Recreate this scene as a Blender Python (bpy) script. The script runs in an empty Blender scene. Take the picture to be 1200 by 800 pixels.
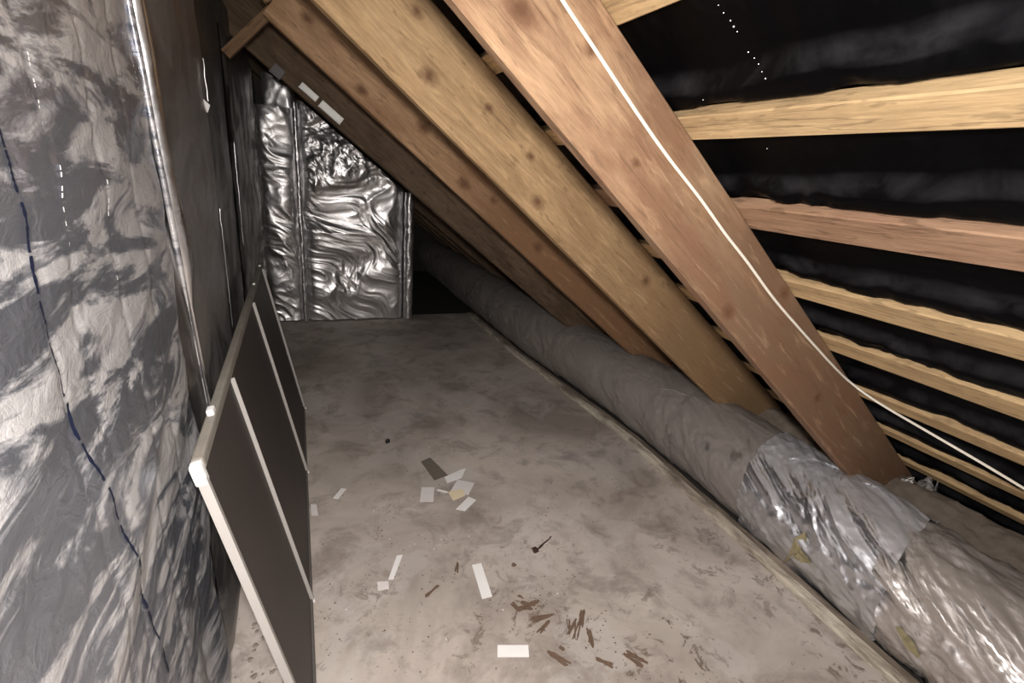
import bpy, bmesh, math, random
import numpy as np
from mathutils import Vector, Matrix, noise as mnoise
random.seed(7)
SC = bpy.context.scene
COL = SC.collection
# ------------------------------------------------------------------ camera
H = 1.3
F = 560.0
def _basis():
    y = np.array([345-600., 182-400., F]); u = 450-600.; v = -(y[0]*u+F*F)/y[1]
    d = np.array([u, v, F]); y /= np.linalg.norm(y); d /= np.linalg.norm(d)
    z = -d; return np.array([np.cross(y, z), y, z])
RB = _basis()
cam = bpy.data.objects.new('camera', bpy.data.cameras.new('camera')); COL.objects.link(cam)
cam.data.sensor_width = 36; cam.data.lens = F/1200*36; cam.data.clip_start = .01
mr = Matrix(((RB[0][0], -RB[0][1], -RB[0][2]), (RB[1][0], -RB[1][1], -RB[1][2]), (RB[2][0], -RB[2][1], -RB[2][2])))
cam.matrix_world = Matrix.Translation((0, 0, H)) @ mr.to_4x4()
SC.camera = cam
# ------------------------------------------------------------------ world, lamps, exposure
w = bpy.data.worlds.new('world'); SC.world = w; w.use_nodes = True
w.node_tree.nodes['Background'].inputs[0].default_value = (.9, .95, 1, 1)
w.node_tree.nodes['Background'].inputs[1].default_value = .02
def lamp(name, loc, power, color, size, aim=None):
    l = bpy.data.lights.new(name, 'AREA' if aim else 'POINT'); l.energy = power; l.color = color
    if aim: l.shape = 'DISK'; l.size = size
    else: l.shadow_soft_size = size
    o = bpy.data.objects.new(name, l); COL.objects.link(o); o.location = loc
    if aim: o.rotation_euler = (Vector(aim)-Vector(loc)).to_track_quat('-Z', 'Y').to_euler()
    return o
lamp('phone_flash', (.03, -.03, H+.06), 9, (.96, .97, 1), .03)
lamp('floor_fill', (.0, -.08, 1.37), 33, (1, .93, .87), .10, aim=(.30, .95, 0))  # unseen fill, added to brighten the floor
SC.view_settings.view_transform = 'Standard'; SC.view_settings.look = 'None'
SC.view_settings.gamma = 1; SC.view_settings.exposure = 0.0

# ------------------------------------------------------------------ helpers
PITCH = math.radians(37); SA, CA = math.sin(PITCH), math.cos(PITCH)
DO, DI = .54, .335                      # roof planes (outer, inner) from the eye point
def roofpt(s, y, n): return Vector((s*CA+n*SA, y, H-s*SA+n*CA))

def vnoise(x, y, seed=0):
    """vectorised gradient noise, about -1..1"""
    xi = np.floor(x).astype(np.int64); yi = np.floor(y).astype(np.int64); xf = x-xi; yf = y-yi
    def g(ix, iy):
        h = (ix*374761393 + iy*668265263 + seed*1442695041) & 0xffffffff
        h = ((h ^ (h >> 13))*1274126177) & 0xffffffff; h = h ^ (h >> 16)
        a = (h & 0xffff)/65536.*2*math.pi; return np.cos(a), np.sin(a)
    u = xf*xf*xf*(xf*(xf*6-15)+10); v = yf*yf*yf*(yf*(yf*6-15)+10)
    def d(ox, oy):
        gx, gy = g(xi+ox, yi+oy); return gx*(xf-ox)+gy*(yf-oy)
    a = d(0, 0)*(1-u)+d(1, 0)*u; b = d(0, 1)*(1-u)+d(1, 1)*u
    return (a*(1-v)+b*v)*1.5
def crease(x, y, seed, octs=4, f=1., gain=.5):
    t = 0; a = 1
    for i in range(octs):
        t = t + a*(1-2*np.abs(vnoise(x*f, y*f, seed+i))); a *= gain; f *= 2.03
    return t
def gss(x, c, w): return np.exp(-((x-c)/w)**2)

def link(name, me, parent=None, mat=None, smooth=False):
    o = bpy.data.objects.new(name, me); COL.objects.link(o)
    if parent: o.parent = parent
    if mat: me.materials.append(mat)
    if smooth: me.polygons.foreach_set('use_smooth', [True]*len(me.polygons))
    return o
def grid_mesh(name, P, closed=False):
    """P: (n, m, 3) array -> quad mesh"""
    n, m, _ = P.shape; me = bpy.data.meshes.new(name)
    idx = np.arange(n*m).reshape(n, m)
    if closed: idx = np.concatenate([idx, idx[:, :1]], 1)
    q = np.stack([idx[:-1, :-1], idx[1:, :-1], idx[1:, 1:], idx[:-1, 1:]], -1).reshape(-1, 4)
    me.vertices.add(n*m); me.vertices.foreach_set('co', P.reshape(-1).astype(np.float32))
    me.loops.add(q.size); me.loops.foreach_set('vertex_index', q.reshape(-1).astype(np.int32))
    me.polygons.add(len(q)); me.polygons.foreach_set('loop_start', np.arange(0, q.size, 4, dtype=np.int32))
    me.update(calc_edges=True); me.validate(); return me
def sheet(name, P, parent, mat, flip=False, closed=False, thick=0):
    if flip: P = P[::-1]
    o = link(name, grid_mesh(name, P, closed), parent, mat, True)
    if thick:
        md = o.modifiers.new('thickness', 'SOLIDIFY'); md.thickness = thick; md.offset = -1
    return o
def box_bm(bm, lo, hi, bev=0, segs=2):
    lo, hi = Vector(lo), Vector(hi)
    r = bmesh.ops.create_cube(bm, size=1); vs = r['verts']
    for v in vs: v.co = Vector([lo[i]+(v.co[i]+.5)*(hi[i]-lo[i]) for i in range(3)])
    if bev:
        es = list({e for v in vs for e in v.link_edges})
        bmesh.ops.bevel(bm, geom=es, offset=bev, segments=segs, affect='EDGES', profile=.6)
def bm_obj(name, bm, parent=None, mat=None, smooth=False):
    me = bpy.data.meshes.new(name); bm.to_mesh(me); bm.free(); return link(name, me, parent, mat, smooth)
def box(name, lo, hi, mat, parent=None, bev=0):
    bm = bmesh.new(); box_bm(bm, lo, hi, bev); return bm_obj(name, bm, parent, mat)
def tag(o, label, cat, group=None):
    o['label'] = label; o['category'] = cat
    if group: o['group'] = group
    return o
def empty(name, loc, rot=(0, 0, 0)):
    o = bpy.data.objects.new(name, None); COL.objects.link(o); o.location = loc; o.rotation_euler = rot
    o.empty_display_size = .05; return o
def struct(o): o['kind'] = 'structure'; return o
def tube(name, pts, r, mat, parent=None, n=8, rs=None):
    pts = [Vector(p) for p in pts]; P = []
    up = Vector((0, 0, 1))
    for i, p in enumerate(pts):
        t = (pts[min(i+1, len(pts)-1)]-pts[max(i-1, 0)]).normalized()
        a = t.cross(up if abs(t.z) < .95 else Vector((0, 1, 0))).normalized(); b = t.cross(a)
        rr = rs[i] if rs else r
        P.append([p+a*rr*math.cos(k*2*math.pi/n)+b*rr*math.sin(k*2*math.pi/n) for k in range(n)])
    P = [[pts[0]]*n]+P+[[pts[-1]]*n]
    return sheet(name, np.array([[list(v) for v in row] for row in P]), parent, mat, closed=True)

# ------------------------------------------------------------------ materials
def mat(name):
    m = bpy.data.materials.new(name); m.use_nodes = True; nt = m.node_tree
    b = nt.nodes['Principled BSDF']; return m, nt, b
class NB:
    def __init__(s, nt): s.nt = nt
    def n(s, t, **kw):
        nd = s.nt.nodes.new(t)
        for k, v in kw.items():
            if k in ('operation', 'data_type', 'blend_type', 'noise_dimensions', 'feature', 'musgrave_type', 'voronoi_dimensions', 'distance'): setattr(nd, k, v)
            else: s.set(nd.inputs[k.replace('_', ' ')], v)
        return nd
    def set(s, sock, v):
        if hasattr(v, 'links') or isinstance(v, bpy.types.NodeSocket): s.nt.links.new(v, sock)
        else: sock.default_value = v
    def coord(s, scale=(1, 1, 1), loc=(0, 0, 0), space='Object'):
        tc = s.nt.nodes.new('ShaderNodeTexCoord'); mp = s.nt.nodes.new('ShaderNodeMapping')
        s.nt.links.new(tc.outputs[space], mp.inputs[0]); mp.inputs['Scale'].default_value = scale; mp.inputs['Location'].default_value = loc
        return mp.outputs[0]
    def noise(s, vec, scale, detail=4, rough=.55, dist=0):
        nd = s.n('ShaderNodeTexNoise', Vector=vec, Scale=scale, Detail=detail, Roughness=rough, Distortion=dist); return nd.outputs['Fac']
    def ramp(s, fac, stops):
        r = s.nt.nodes.new('ShaderNodeValToRGB'); s.set(r.inputs[0], fac); e = r.color_ramp.elements
        while len(e) < len(stops): e.new(.5)
        for i, (p, c) in enumerate(stops):
            e[i].position = p; e[i].color = (*c, 1) if not isinstance(c, (int, float)) else (c, c, c, 1)
        return r.outputs[0]
    def mix(s, fac, a, b, blend='MIX'):
        m = s.nt.nodes.new('ShaderNodeMix'); m.data_type = 'RGBA'; m.blend_type = blend
        s.set(m.inputs[0], fac)
        for k, v in ((6, a), (7, b)):
            if isinstance(v, tuple): v = (*v, 1)
            s.set(m.inputs[k], v)
        return m.outputs[2]
    def math(s, op, a, b=0., c=None):
        m = s.nt.nodes.new('ShaderNodeMath'); m.operation = op; s.set(m.inputs[0], a); s.set(m.inputs[1], b)
        if c is not None: s.set(m.inputs[2], c)
        return m.outputs[0]
    def bump(s, h, strength, dist, normal=None):
        b = s.n('ShaderNodeBump', Strength=strength, Distance=dist); s.set(b.inputs['Height'], h)
        if normal: s.set(b.inputs['Normal'], normal)
        return b.outputs[0]

def wood(name, pale, dark, knots=(), seed=0., stain=.4, vary=.5, stain_col=(.16, .085, .045), rough=.75, foot=None):
    """grain runs along local X; knots = (x, z, r) in local coordinates of the face"""
    m, nt, b = mat(name); N = NB(nt)
    tc = nt.nodes.new('ShaderNodeTexCoord'); sep = nt.nodes.new('ShaderNodeSeparateXYZ'); nt.links.new(tc.outputs['Object'], sep.inputs[0])
    X, Y, Z = sep.outputs; bend = None
    wob = N.noise(tc.outputs['Object'], 45, 3, .6)
    X2 = N.math('MULTIPLY_ADD', wob, .030, N.math('SUBTRACT', X, .015)); Z2 = N.math('MULTIPLY_ADD', N.noise(N.coord((1, 1, 1), (3, 3, 3)), 50, 3, .6), .018, N.math('SUBTRACT', Z, .009)); dark_k = None
    for (kx, kz, r) in knots:
        dx = N.math('MULTIPLY', N.math('SUBTRACT', X, kx), .45/r); dz = N.math('MULTIPLY', N.math('SUBTRACT', Z, kz), 1/r)
        d2 = N.math('ADD', N.math('MULTIPLY', dx, dx), N.math('MULTIPLY', dz, dz))
        g = N.math('EXPONENT', N.math('MULTIPLY', d2, -.16))
        bz = N.math('MULTIPLY', N.math('MULTIPLY', g, dz), -r*.8)
        bend = bz if bend is None else N.math('ADD', bend, bz)
        r = r*1.35; dx2 = N.math('MULTIPLY', N.math('SUBTRACT', X2, kx), .75/r); dz = N.math('MULTIPLY', N.math('SUBTRACT', Z2, kz), 1/r)
        e2 = N.math('ADD', N.math('MULTIPLY', dx2, dx2), N.math('MULTIPLY', dz, dz))
        k = N.math('EXPONENT', N.math('MULTIPLY', e2, -1.6))
        dark_k = k if dark_k is None else N.math('MAXIMUM', dark_k, k)
    Zb = N.math('ADD', Z, bend) if bend is not None else Z
    cb = nt.nodes.new('ShaderNodeCombineXYZ'); N.set(cb.inputs[0], N.math('MULTIPLY', X, .09)); N.set(cb.inputs[1], Y); N.set(cb.inputs[2], Zb)
    ad = nt.nodes.new('ShaderNodeVectorMath'); ad.operation = 'ADD'; nt.links.new(cb.outputs[0], ad.inputs[0]); ad.inputs[1].default_value = (seed*3.1, seed*1.7, seed*.9)
    V = ad.outputs[0]
    big = N.noise(V, 16, 4, .6, .5); fine = N.noise(V, 110, 6, .7, .2)
    rings = N.ramp(N.math('FRACT', N.math('MULTIPLY', N.noise(V, 9, 2, .4, .3), 9)), [(0, .25), (.55, .6), (.85, 1.), (1, .25)])
    c = N.mix(N.math('MULTIPLY_ADD', big, 1.6, -.35), dark, pale)
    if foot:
        # the lower end of the timber is darker, with a ragged boundary
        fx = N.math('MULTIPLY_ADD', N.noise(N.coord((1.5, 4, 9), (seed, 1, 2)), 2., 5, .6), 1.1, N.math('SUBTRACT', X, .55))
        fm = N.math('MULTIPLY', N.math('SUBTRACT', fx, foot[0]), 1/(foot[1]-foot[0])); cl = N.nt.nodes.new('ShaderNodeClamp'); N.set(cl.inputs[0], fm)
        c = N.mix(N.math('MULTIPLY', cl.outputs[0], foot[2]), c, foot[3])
    c = N.mix(N.math('MULTIPLY', rings, .5*vary), c, tuple(x*.55 for x in dark))
    c = N.mix(N.math('MULTIPLY', N.ramp(fine, [(.35, 1.), (.6, 0.)]), .55), c, tuple(x*.5 for x in dark))
    st = N.noise(N.coord((2.2, 4, 6), (seed, seed*2, 0)), 2.2, 5, .6)
    c = N.mix(N.math('MULTIPLY', N.ramp(st, [(.44, 0.), (.62, 1.)]), stain), c, stain_col)
    chip = N.noise(N.coord((14, 40, 55), (seed*5, 0, seed)), 1., 3, .5)
    c = N.mix(N.math('MULTIPLY', N.ramp(chip, [(.61, 0.), (.66, 1.)]), .6), c, tuple(x*.45 for x in dark))
    ck = N.noise(N.coord((.9, 9, 34), (seed*3, 5, seed*2)), 1.7, 4, .55, .3)
    c = N.mix(N.math('MULTIPLY', N.math('MULTIPLY', N.ramp(N.math('ABSOLUTE', N.math('SUBTRACT', ck, .5)), [(.004, 1.), (.011, 0.)]), N.ramp(st, [(.40, 0.), (.55, 1.)])), .7), c, tuple(x*.35 for x in dark))
    sc2 = N.noise(N.coord((3, 14, 26), (seed*2, 3, seed)), 1.9, 6, .7, .6)
    c = N.mix(N.math('MULTIPLY', N.ramp(sc2, [(.56, 0.), (.68, 1.)]), .30), c, tuple(min(1, x*1.15) for x in pale))
    if dark_k is not None:
        c = N.mix(N.ramp(dark_k, [(.08, 0.), (.35, .35), (.75, .65), (.95, .85)]), c, (.12, .055, .028))
    N.set(b.inputs['Base Color'], c); b.inputs['Roughness'].default_value = rough; b.inputs['Specular IOR Level'].default_value = .25
    N.set(b.inputs['Normal'], N.bump(N.math('ADD', fine, big), .35, .004))
    return m

def foil(name, base=(.62, .62, .63), rough=(.18, .42), dust=.35, dust_col=(.22, .19, .165), scale=6., fine=.3, seed=0., warp=(1, 1, 1), drange=(.45, .62), top=None):
    m, nt, b = mat(name); N = NB(nt); V = N.coord(warp, (seed, seed*2, 0))
    a = N.noise(V, scale, 6, .6, .8); c2 = N.noise(V, scale*5, 5, .6, .5)
    du = N.math('MULTIPLY', N.ramp(a, [(drange[0], 0.), (drange[1], 1.)]), dust)
    if top:
        # dust has settled on what faces upwards
        ge = nt.nodes.new('ShaderNodeNewGeometry'); sp = nt.nodes.new('ShaderNodeSeparateXYZ'); nt.links.new(ge.outputs['True Normal'], sp.inputs[0])
        du = N.math('MULTIPLY', N.ramp(N.math('MULTIPLY_ADD', a, .9, N.math('MULTIPLY_ADD', N.math('ABSOLUTE', sp.outputs[2]), .5, -.2)), [(top[0], 0.), (top[1], 1.)]), dust)
    N.set(b.inputs['Base Color'], N.mix(du, N.mix(c2, tuple(x*.85 for x in base), base), dust_col))
    N.set(b.inputs['Metallic'], N.math('SUBTRACT', 1., N.math('MULTIPLY', du, .9)))
    rr = N.math('MULTIPLY_ADD', c2, rough[1]-rough[0], rough[0])
    N.set(b.inputs['Roughness'], N.math('ADD', rr, N.math('MULTIPLY', du, .35)))
    cr = N.n('ShaderNodeTexVoronoi', Vector=V, Scale=scale*9); cr.feature = 'F1'
    N.set(b.inputs['Normal'], N.bump(N.math('ADD', cr.outputs['Distance'], N.math('MULTIPLY', c2, 1.2)), fine, .006))
    return m

def plain(name, col, rough=.6, metal=0., var=.15, scale=30, bump=.15, spec=.4):
    m, nt, b = mat(name); N = NB(nt); V = N.coord()
    n1 = N.noise(V, scale, 5, .6)
    N.set(b.inputs['Base Color'], N.mix(n1, tuple(x*(1-var) for x in col), tuple(min(1, x*(1+var)) for x in col)))
    b.inputs['Roughness'].default_value = rough; b.inputs['Metallic'].default_value = metal; b.inputs['Specular IOR Level'].default_value = spec
    if bump: N.set(b.inputs['Normal'], N.bump(n1, bump, .003))
    return m

def floor_mat():
    m, nt, b = mat('dusty_screed'); N = NB(nt); V = N.coord()
    a = N.noise(V, 1.7, 6, .62, .6); c = N.noise(V, 5.5, 7, .68, .5); d = N.noise(V, 38, 5, .6); e = N.noise(N.coord((1, 1, 1), (4, 7, 0)), 2.6, 4, .5, .2)
    col = N.mix(N.ramp(a, [(.36, 0.), (.62, 1.)]), (.36, .31, .275), (.62, .555, .505))
    col = N.mix(N.ramp(e, [(.535, 0.), (.56, .32)]), col, (.62, .585, .56))
    col = N.mix(N.ramp(c, [(.50, 0.), (.60, .4), (.72, .7)]), col, (.20, .165, .14))
    # worn stains towards the near left of the boards, with shapes of their own
    sp = nt.nodes.new('ShaderNodeSeparateXYZ'); tc = nt.nodes.new('ShaderNodeTexCoord'); nt.links.new(tc.outputs['Object'], sp.inputs[0])
    near = N.ramp(N.math('MULTIPLY', sp.outputs[1], .55), [(.0, 1.), (.5, 1.), (.9, 0.)])
    spots = N.noise(V, 17, 6, .7, .7)
    col = N.mix(N.math('MULTIPLY', N.ramp(spots, [(.55, 0.), (.60, 1.)]), N.math('MULTIPLY', N.math('MULTIPLY', near, N.ramp(N.noise(V, 2.3, 3), [(.45, .12), (.60, 1.)])), .9)), col, (.15, .112, .085))
    specks = N.n('ShaderNodeTexVoronoi', Vector=V, Scale=42.)
    sm = N.math('MULTIPLY', N.ramp(specks.outputs['Distance'], [(.10, 1.), (.16, 0.)]), N.ramp(N.noise(V, 9, 2), [(.5, 0.), (.58, 1.)]))
    col = N.mix(N.math('MULTIPLY', sm, .6), col, (.07, .055, .045))
    N.set(b.inputs['Base Color'], col)
    N.set(b.inputs['Roughness'], N.math('MULTIPLY_ADD', c, .3, .5)); b.inputs['Specular IOR Level'].default_value = .3
    N.set(b.inputs['Normal'], N.bump(N.math('ADD', c, N.math('MULTIPLY', d, .3)), .25, .006))
    return m
M_floor = floor_mat()
def underlay():
    m, nt, b = mat('black_underlay'); N = NB(nt); V = N.coord()
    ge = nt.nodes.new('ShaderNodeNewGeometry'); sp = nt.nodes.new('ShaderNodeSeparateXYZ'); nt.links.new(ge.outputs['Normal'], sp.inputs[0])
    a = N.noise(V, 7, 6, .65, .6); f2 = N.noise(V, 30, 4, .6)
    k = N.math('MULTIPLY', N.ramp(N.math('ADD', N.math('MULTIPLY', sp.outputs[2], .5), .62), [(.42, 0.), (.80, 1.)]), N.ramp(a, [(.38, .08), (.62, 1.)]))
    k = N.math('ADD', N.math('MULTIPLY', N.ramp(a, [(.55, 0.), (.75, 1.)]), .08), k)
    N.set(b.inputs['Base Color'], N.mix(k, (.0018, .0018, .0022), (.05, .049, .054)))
    N.set(b.inputs['Roughness'], N.math('MULTIPLY_ADD', f2, .25, .30)); b.inputs['Specular IOR Level'].default_value = .05
    N.set(b.inputs['Normal'], N.bump(N.math('ADD', a, N.math('MULTIPLY', f2, .4)), .25, .006)); return m
M_black = underlay()
M_block = plain('dark_masonry', (.05, .045, .042), .9, 0, .3, 12, .4)
def blanket(name, base, painted_refl, rough, refl_rough, seed, amt, warp=(1, 3.2, 5.), rng=(.50, .545), met=(.95, .45)):
    # foil with crisp-edged pale patches, reflections painted into the colour
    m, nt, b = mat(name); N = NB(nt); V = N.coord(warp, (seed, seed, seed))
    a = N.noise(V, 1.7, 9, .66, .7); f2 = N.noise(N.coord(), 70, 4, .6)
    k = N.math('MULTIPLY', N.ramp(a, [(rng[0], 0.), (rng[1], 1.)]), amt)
    N.set(b.inputs['Base Color'], N.mix(k, base, painted_refl)); N.set(b.inputs['Metallic'], N.math('MULTIPLY_ADD', k, met[1]-met[0], met[0]))
    N.set(b.inputs['Roughness'], N.math('MULTIPLY_ADD', k, refl_rough-rough, N.math('MULTIPLY_ADD', f2, .1, rough-.05)))
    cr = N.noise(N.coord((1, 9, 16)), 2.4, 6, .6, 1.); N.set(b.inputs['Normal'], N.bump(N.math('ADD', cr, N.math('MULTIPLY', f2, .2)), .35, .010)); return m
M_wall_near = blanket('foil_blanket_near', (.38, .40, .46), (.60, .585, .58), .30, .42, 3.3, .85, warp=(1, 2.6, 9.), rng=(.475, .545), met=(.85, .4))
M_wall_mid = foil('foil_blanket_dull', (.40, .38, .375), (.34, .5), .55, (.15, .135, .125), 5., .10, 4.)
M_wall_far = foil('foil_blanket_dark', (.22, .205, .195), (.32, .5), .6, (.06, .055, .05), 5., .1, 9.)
M_roll = foil('bright_foil', (.85, .85, .87), (.24, .34), .05, scale=10, fine=.03)
M_back = foil('bright_crumpled_foil', (.92, .91, .92), (.30, .42), .10, scale=9, fine=.06, seed=2.)
M_duct_dusty = foil('dusty_duct_foil', (.50, .475, .455), (.34, .5), .95, (.27, .24, .22), 5., .18, 3., drange=(.22, .40))
M_duct_mid = foil('dull_duct_foil', (.88, .85, .84), (.30, .42), .92, (.27, .235, .21), 6., .12, 5., top=(.38, .66))
M_duct_clean = foil('clean_duct_foil', (.84, .86, .92), (.30, .40), .65, (.43, .42, .43), 5., .10, 7., top=(.38, .68))
M_wool = plain('dusty_mineral_wool', (.20, .165, .135), .95, 0, .45, 26, .9)
M_yellow = plain('yellow_mineral_wool', (.30, .26, .15), .95, 0, .3, 60, .8)
M_dkboard = plain('dark_hardboard', (.060, .050, .046), .55, 0, .18, 6, .06)
M_white = plain('white_edging', (.40, .38, .36), .5, 0, .06, 20, 0)
M_cap = plain('white_cap', (.85, .85, .84), .4, 0, .03, 20, 0)
M_rail = plain('worn_painted_rail', (.25, .23, .20), .6, 0, .3, 14, .1)
M_greyrail = plain('grey_rail', (.12, .11, .105), .5, 0, .1, 14, 0)
M_cord = plain('cream_cable', (.88, .83, .72), .45, 0, .04, 20, 0)
M_paper = plain('white_card', (.92, .91, .90), .7, 0, .05, 20, .05)
M_pinkpaper = plain('pale_card', (.80, .76, .75), .8, 0, .08, 30, .1)
M_cream = plain('cream_card', (.85, .74, .52), .8, 0, .06, 40, .05)
M_darkcard = plain('dark_card', (.17, .150, .120), .85, 0, .15, 30, .1)
M_splint = plain('rotten_wood', (.15, .098, .068), .9, 0, .6, 120, .8)
M_rust = plain('rusty_iron', (.055, .03, .022), .7, .2, .4, 60, .5)
M_blackbit = plain('black_rubber', (.012, .011, .010), .5, 0, .2, 50, .2)
M_blue = plain('navy_print', (.004, .008, .028), .6, 0, .1, 30, 0)
M_clip = plain('galvanised_clip', (.50, .50, .47), .45, .4, .15, 40, .1)
M_kerb = wood('pale_dusty_kerb', (.90, .85, .72), (.60, .52, .42), (), 3., .85, stain_col=(.19, .15, .12))
M_edge = wood('brown_dusty_board', (.42, .35, .28), (.28, .225, .175), (), 9., .6, stain_col=(.10, .08, .065))

# ------------------------------------------------------------------ setting: floor, masonry, ceiling
def kx(y): return float(np.interp(y, [-1.2, .5, 1.0, 1.8, 2.4, 3.1, 4.3, 6.6], [1.505, 1.515, 1.54, 1.57, 1.525, 1.465, 1.44, 1.42]))
struct(box('floor', (-.6, -1.5, -.06), (1.46, 4.26, 0), M_floor))
# right hand fringe of the floor follows the kerb
P = np.array([[[x, y, -.0005] for x in (1.459, kx(y)+.08)] for y in np.linspace(-1.5, 4.26, 60)])
fr = sheet('floor_edge', P, bpy.data.objects['floor'], M_floor, flip=True)
struct(box('trim_1', (-.6, -1.5, -.14), (2.75, 6.7, -.062), M_block))           # ceiling level under the boards, beyond the floor
bpy.data.objects['trim_1'].name = 'floor_2'
struct(box('wall_front', (-.6, -1.6, -.1), (2.75, -1.5, 2.6), M_block))
struct(box('wall_right', (2.6, -1.5, -.06), (2.7, 6.6, .12), M_block))
struct(box('wall_end', (-.6, 6.55, -.1), (2.75, 6.65, 2.6), M_block))

# black roofing underlay, draped between the battens
BAT = [(-1.20, -1.135), (-.92, -.86), (-.63, -.57), (-.35, -.29), (-.075, -.015), (.212, .272), (.488, .549), (.752, .834), (1.04, 1.118), (1.315, 1.40), (1.625, 1.695), (1.93, 1.99), (2.22, 2.275), (2.50, 2.555)]
ys = np.concatenate([np.linspace(-1.5, .1, 40, endpoint=False), np.linspace(.1, .95, 150, endpoint=False), np.linspace(.95, 6.55, 330)])
ss = np.arange(-1.3, 2.9, .0075)
Sg, Yg = np.meshgrid(ss, ys, indexing='ij')
nn = DO+.045+.006*vnoise(Sg*3, Yg*2.2, 5)+.003*crease(Sg*3, Yg*5, 8, 3)
for k, (a, b_) in enumerate(BAT):
    wv = .012*vnoise(Yg*1.7+k*9, Yg*0+k, 3)+.005*vnoise(Yg*6, Yg*0+k*3., 4)
    up = a-.036
    sag = np.where(Sg < a, np.exp(-np.clip((up-wv*2-Sg)/.030, 0, 9)**2), np.exp(-((Sg-a)/.012)**2))
    am = .032+.9*wv+.008*crease(Sg*12, Yg*6+k, 30+k, 4)*np.exp(-((Sg-up)/.06)**2)
    nn = nn-sag*np.clip(am, .010, .040)
# never inside the battens
for (a, b_) in BAT:
    inside = (Sg > a-.012) & (Sg < b_+.010)
    nn = np.where(inside, np.maximum(nn, DO+.031), nn)
nn = np.maximum(nn, DO+.004)
P = np.stack([Sg*CA+nn*SA, Yg, H-Sg*SA+nn*CA], -1)
ceil = struct(sheet('ceiling', P, None, M_black))
# far side of the roof above the knee wall, only a dark slope
P = np.array([[[x, y, 2.2+.0*x+(x+.55)*.2] for x in (-1.2, -.2)] for y in (-1.5, 6.55)])
struct(sheet('ceiling_2', P, None, M_black))
# pinpricks of daylight through the underlay
pm, nt, b = mat('daylight'); b.inputs['Emission Color'].default_value = (.9, .95, 1, 1); b.inputs['Emission Strength'].default_value = 3.
def ray(px, py): return RB @ np.array([px-600., py-400., F])
from mathutils.bvhtree import BVHTree
CB = BVHTree.FromPolygons([v.co for v in ceil.data.vertices], [p.vertices for p in ceil.data.polygons])
bm = bmesh.new()
for (px, py, r) in [(842, 6, .0008), (848, 15, .001), (856, 24, .0013), (860, 31, .0017), (864, 37, .001), (877, 61, .0012), (884, 68, .0009), (889, 75, .0009), (893, 84, .0008), (897, 92, .0012), (824, 117, .0008), (899, 174, .0008)]:
    h_ = CB.ray_cast(Vector((0, 0, H)), Vector(ray(px, py)).normalized())
    if not h_[0]: continue
    p = h_[0]
    bmesh.ops.create_icosphere(bm, subdivisions=1, radius=r*.8, matrix=Matrix.Translation(p))
ph = bm_obj('pinholes', bm, ceil, pm); ph['kind'] = 'stuff'
# ------------------------------------------------------------------ rafters
def rafter(name, Y, w_, di, do, s0, s1, m, label, seed, rotz=0., group=None, dy0=0):
    bm = bmesh.new(); n = 90
    rows = []
    rnd = random.Random(seed)
    for i in range(n+1):
        x = s0+(s1-s0)*i/n
        j = lambda k, a=.0022: a*mnoise.noise(Vector((x*3.1, k*7.3+seed, 0)))
        bv = .004+.004*(mnoise.noise(Vector((x*5, seed*3, 2)))+.6)
        prof = [(0, di+bv), (bv, di), (w_-bv, di), (w_, di+bv), (w_, do-.003), (w_-.003, do), (.003, do), (0, do-.003)]
        rows.append([bm.verts.new((x, a+j(k), c+(j(k+20) if c < do-.01 else 0))) for k, (a, c) in enumerate(prof)])
    for i in range(n):
        for k in range(8):
            bm.faces.new((rows[i][k], rows[i][(k+1) % 8], rows[i+1][(k+1) % 8], rows[i+1][k]))
    bm.faces.new(rows[0]); bm.faces.new(rows[-1][::-1])
    bmesh.ops.recalc_face_normals(bm, faces=bm.faces)
    o = bm_obj(name, bm, None, m); o.location = (0, Y, H); o.rotation_euler = (0, PITCH, 0)
    tag(o, label, 'rafter', group); return o
PALE, DEEP = (.60, .40, .225), (.40, .235, .125)
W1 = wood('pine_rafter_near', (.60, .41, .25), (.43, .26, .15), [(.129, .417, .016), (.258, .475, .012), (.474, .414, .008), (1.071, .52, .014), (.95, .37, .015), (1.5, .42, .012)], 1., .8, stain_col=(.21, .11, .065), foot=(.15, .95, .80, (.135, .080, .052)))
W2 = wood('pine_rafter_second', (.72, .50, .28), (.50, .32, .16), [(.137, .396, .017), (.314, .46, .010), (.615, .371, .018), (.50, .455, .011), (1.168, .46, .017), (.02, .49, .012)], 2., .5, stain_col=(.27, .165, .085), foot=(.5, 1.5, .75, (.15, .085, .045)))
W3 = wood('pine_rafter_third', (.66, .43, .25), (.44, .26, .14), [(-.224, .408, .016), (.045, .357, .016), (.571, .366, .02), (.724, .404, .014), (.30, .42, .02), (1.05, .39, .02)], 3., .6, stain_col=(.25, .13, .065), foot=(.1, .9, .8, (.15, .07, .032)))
W4 = wood('shade_dark_rafter', (.22, .15, .095), (.12, .08, .05), [], 4., .5, stain_col=(.05, .03, .018))  # shade on the rear rafters put into a darker wood colour
W5 = wood('pine_batten', (.74, .53, .29), (.58, .40, .21), [], 5., .25, vary=.6)
W6 = wood('reddish_batten', (.48, .31, .20), (.34, .20, .12), [], 6., .5, stain_col=(.25, .14, .09))
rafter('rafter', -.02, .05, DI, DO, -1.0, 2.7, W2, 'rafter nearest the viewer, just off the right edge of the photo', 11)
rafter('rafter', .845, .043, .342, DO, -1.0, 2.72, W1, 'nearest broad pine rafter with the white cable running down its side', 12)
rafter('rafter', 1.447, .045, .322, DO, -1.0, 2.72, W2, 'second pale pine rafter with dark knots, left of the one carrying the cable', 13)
rafter('rafter', 2.12, .05, .315, DO, -.33, 2.72, W3, 'third reddish brown rafter with the splayed knot, its sawn top end showing', 14)
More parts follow.
